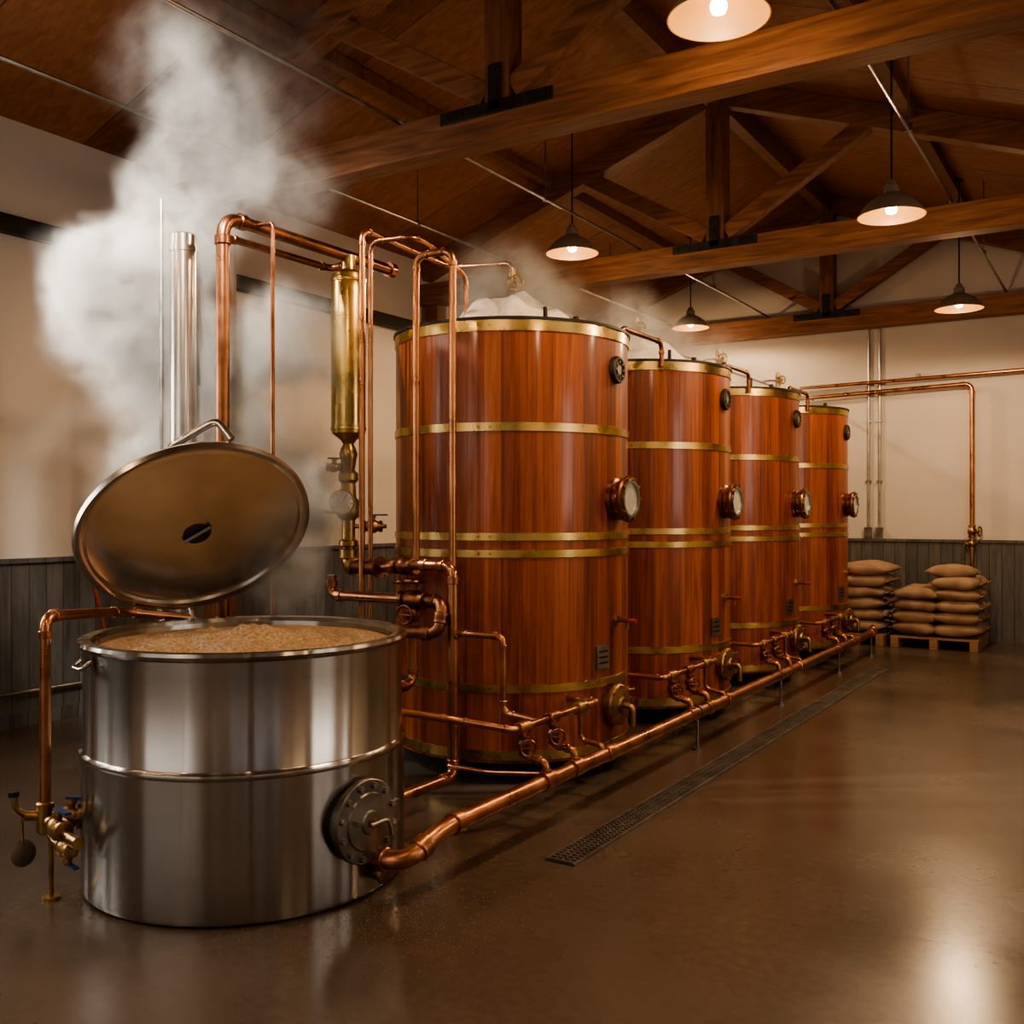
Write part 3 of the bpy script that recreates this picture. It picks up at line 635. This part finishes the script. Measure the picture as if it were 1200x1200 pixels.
# ---------------- steam (voxel volumes made with geometry nodes) ----------------
vm=bpy.data.materials.new('steam_vapour'); vm.use_nodes=True; nt=vm.node_tree; nt.nodes.clear()
out=N(nt,'ShaderNodeOutputMaterial'); pv=N(nt,'ShaderNodeVolumePrincipled'); nt.links.new(pv.outputs[0],out.inputs['Volume'])
pv.inputs['Color'].default_value=(1,.985,.96,1); pv.inputs['Anisotropy'].default_value=0; pv.inputs['Density'].default_value=1
def steam(name,blobs,dens,nscale,warp,thr,vox,soft=.3):
    g=bpy.data.node_groups.new(name+'_nodes','GeometryNodeTree'); g.interface.new_socket('Geometry',in_out='OUTPUT',socket_type='NodeSocketGeometry')
    L=g.links.new; go=N(g,'NodeGroupOutput'); vc=N(g,'GeometryNodeVolumeCube'); sm=N(g,'GeometryNodeSetMaterial'); sm.inputs['Material'].default_value=vm
    L(vc.outputs[0],sm.inputs[0]); L(sm.outputs[0],go.inputs[0])
    lo=V([min(c[i]-r-warp*.3 for c,r,w in blobs) for i in range(3)]); hi=V([max(c[i]+r+warp*.3 for c,r,w in blobs) for i in range(3)])
    vc.inputs['Min'].default_value=lo; vc.inputs['Max'].default_value=hi
    for i,a in enumerate('XYZ'): vc.inputs['Resolution '+a].default_value=max(8,int((hi[i]-lo[i])/vox))
    pos=N(g,'GeometryNodeInputPosition')
    wn=N(g,'ShaderNodeTexNoise'); wn.inputs['Scale'].default_value=nscale*.55; wn.inputs['Detail'].default_value=4; L(pos.outputs[0],wn.inputs['Vector'])
    sb=N(g,'ShaderNodeVectorMath',operation='SUBTRACT'); sb.inputs[1].default_value=(.5,.5,.5); L(wn.outputs['Color'],sb.inputs[0])
    sc=N(g,'ShaderNodeVectorMath',operation='SCALE'); sc.inputs[3].default_value=warp; L(sb.outputs[0],sc.inputs[0])
    wp=N(g,'ShaderNodeVectorMath',operation='ADD'); L(pos.outputs[0],wp.inputs[0]); L(sc.outputs[0],wp.inputs[1])
    acc=None
    for c,r,w in blobs:
        ds=N(g,'ShaderNodeVectorMath',operation='DISTANCE'); L(wp.outputs[0],ds.inputs[0]); ds.inputs[1].default_value=c
        mr=N(g,'ShaderNodeMapRange'); mr.interpolation_type='SMOOTHSTEP'; mr.inputs[1].default_value=r*.1; mr.inputs[2].default_value=r; mr.inputs[3].default_value=w; mr.inputs[4].default_value=0
        L(ds.outputs['Value'],mr.inputs[0])
        if acc is None: acc=mr.outputs[0]
        else:
            ad=N(g,'ShaderNodeMath',operation='ADD'); L(acc,ad.inputs[0]); L(mr.outputs[0],ad.inputs[1]); acc=ad.outputs[0]
    nz=N(g,'ShaderNodeTexNoise'); nz.inputs['Scale'].default_value=nscale; nz.inputs['Detail'].default_value=7; nz.inputs['Roughness'].default_value=.65; nz.inputs['Distortion'].default_value=.7
    L(wp.outputs[0],nz.inputs['Vector'])
    mr=N(g,'ShaderNodeMapRange'); mr.inputs[1].default_value=thr; mr.inputs[2].default_value=thr+soft; L(nz.outputs[0],mr.inputs[0])
    mu=N(g,'ShaderNodeMath',operation='MULTIPLY'); L(acc,mu.inputs[0]); L(mr.outputs[0],mu.inputs[1])
    m2=N(g,'ShaderNodeMath',operation='MULTIPLY'); m2.inputs[1].default_value=dens; L(mu.outputs[0],m2.inputs[0]); L(m2.outputs[0],vc.inputs['Density'])
    me=bpy.data.meshes.new(name); me.materials.append(vm)
    ob=bpy.data.objects.new(name,me); bpy.context.collection.objects.link(ob)
    md=ob.modifiers.new('steam','NODES'); md.node_group=g
    return ob
S=lambda r,f,z,rad,w:(W(r,f,z),rad,w)
steam('steam_plume',[
 S(-1.16,5.1,1.25,.28,.7),S(-1.22,5.65,1.6,.36,1.0),S(-1.40,5.95,1.88,.46,.9),S(-2.15,5.95,1.88,.38,.9),
 S(-1.83,6.05,2.34,.58,.8),S(-2.25,6.0,2.63,.54,1.1),S(-2.44,6.0,2.97,.44,1.1),S(-2.10,5.98,3.1,.46,1.0),S(-1.40,6.0,2.57,.48,.6),
 S(-1.95,5.93,3.50,.44,.5),S(-1.72,5.9,3.95,.48,.22),S(-1.95,5.87,4.25,.50,.17),S(-1.38,5.95,3.55,.44,.22),S(-1.72,5.85,4.55,.50,.12),S(-1.27,5.87,4.25,.48,.10)],
 14,4.0,.62,.41,.028,.22)
for i,(y,w) in enumerate(zip(TY,(.8,.9,.4,.2))):
    steam('steam_puff',[(V((TX,y,ZT+.16)),.5,w),(V((TX-.05,y-.1,ZT+.42)),.38,w*.3),(V((TX+.25,y+.25,ZT+.22)),.32,w*.5)],9,5,.22,.38,.03)
# ---------------- sky, added fill lights and steam spots ----------------
w=bpy.data.worlds.new('sky'); bpy.context.scene.world=w; w.use_nodes=True
w.node_tree.nodes['Background'].inputs[0].default_value=(.85,.88,.95,1); w.node_tree.nodes['Background'].inputs[1].default_value=.8
def area(name,loc,rot,sx,sy,e,col):
    l=bpy.data.lights.new(name,'AREA'); l.shape='RECTANGLE'; l.size=sx; l.size_y=sy; l.energy=e; l.color=col
    ob=bpy.data.objects.new(name,l); bpy.context.collection.objects.link(ob); ob.location=loc; ob.rotation_euler=rot
area('added_fill_left',(XL-.3,1.6,2.5),(0,math.radians(-90),0),1.9,2.0,200,(1,.92,.82))  # fill added behind the left wall openings for steam and kettle
area('added_fill_back',(-3.5,YB-.3,2.4),(math.radians(90),0,0),4.2,1.9,45,(1,.88,.74))  # weak fill added behind the unseen back openings
area('added_fill_right',(XR+.3,5,2.4),(0,math.radians(90),0),1.7,2.0,70,(1,.88,.75))  # fill added outside the right wall, out of view
def steam_fill_spot(sp,tg,e,ang):  # unseen spots with modelled housings, added to brighten the steam plume
    sp=V(sp); d=(V(tg)-sp).normalized()
    o=B('added_steam_spotlight',sp)
    o.lathe([(.05,-.16),(.07,-.14),(.075,-.02),(.10,.06),(.105,.07),(.095,.07),(.07,-.01),(.001,-.02)],sp,d,darkm,24,True,False)
    o.tube([sp-d*.1,sp-d*.1+V((0,0,.15)),V((sp.x,sp.y,roofz(sp.x)))],.012,darkm)
    ob=o.done()
    l=bpy.data.lights.new('steam_fill_light','SPOT'); l.energy=e; l.color=(1,.89,.76); l.spot_size=math.radians(ang); l.spot_blend=.9; l.shadow_soft_size=.05
    lo=bpy.data.objects.new('steam_fill_light',l); bpy.context.collection.objects.link(lo); lo.parent=ob; lo.location=d*.08; lo.rotation_euler=d.to_track_quat('-Z','Y').to_euler()
steam_fill_spot((-6.5,2.2,4.3),W(-2.2,6.0,2.75),1700,38)
steam_fill_spot((-2.7,1.9,4.8),W(-2.05,6.0,2.7),1700,30)
steam_fill_spot((-4.7,1.95,4.95),W(-1.8,5.9,3.6),1200,42)
# ---------------- camera ----------------
cam=bpy.data.cameras.new('camera'); cam.lens=35; cam.sensor_width=36
co=bpy.data.objects.new('camera',cam); bpy.context.collection.objects.link(co); co.location=(0,0,1.6); co.rotation_euler=(math.radians(90),0,A)
bpy.context.scene.camera=co
bpy.context.scene.view_settings.view_transform='AgX'
bpy.context.scene.view_settings.look='AgX - Medium High Contrast'
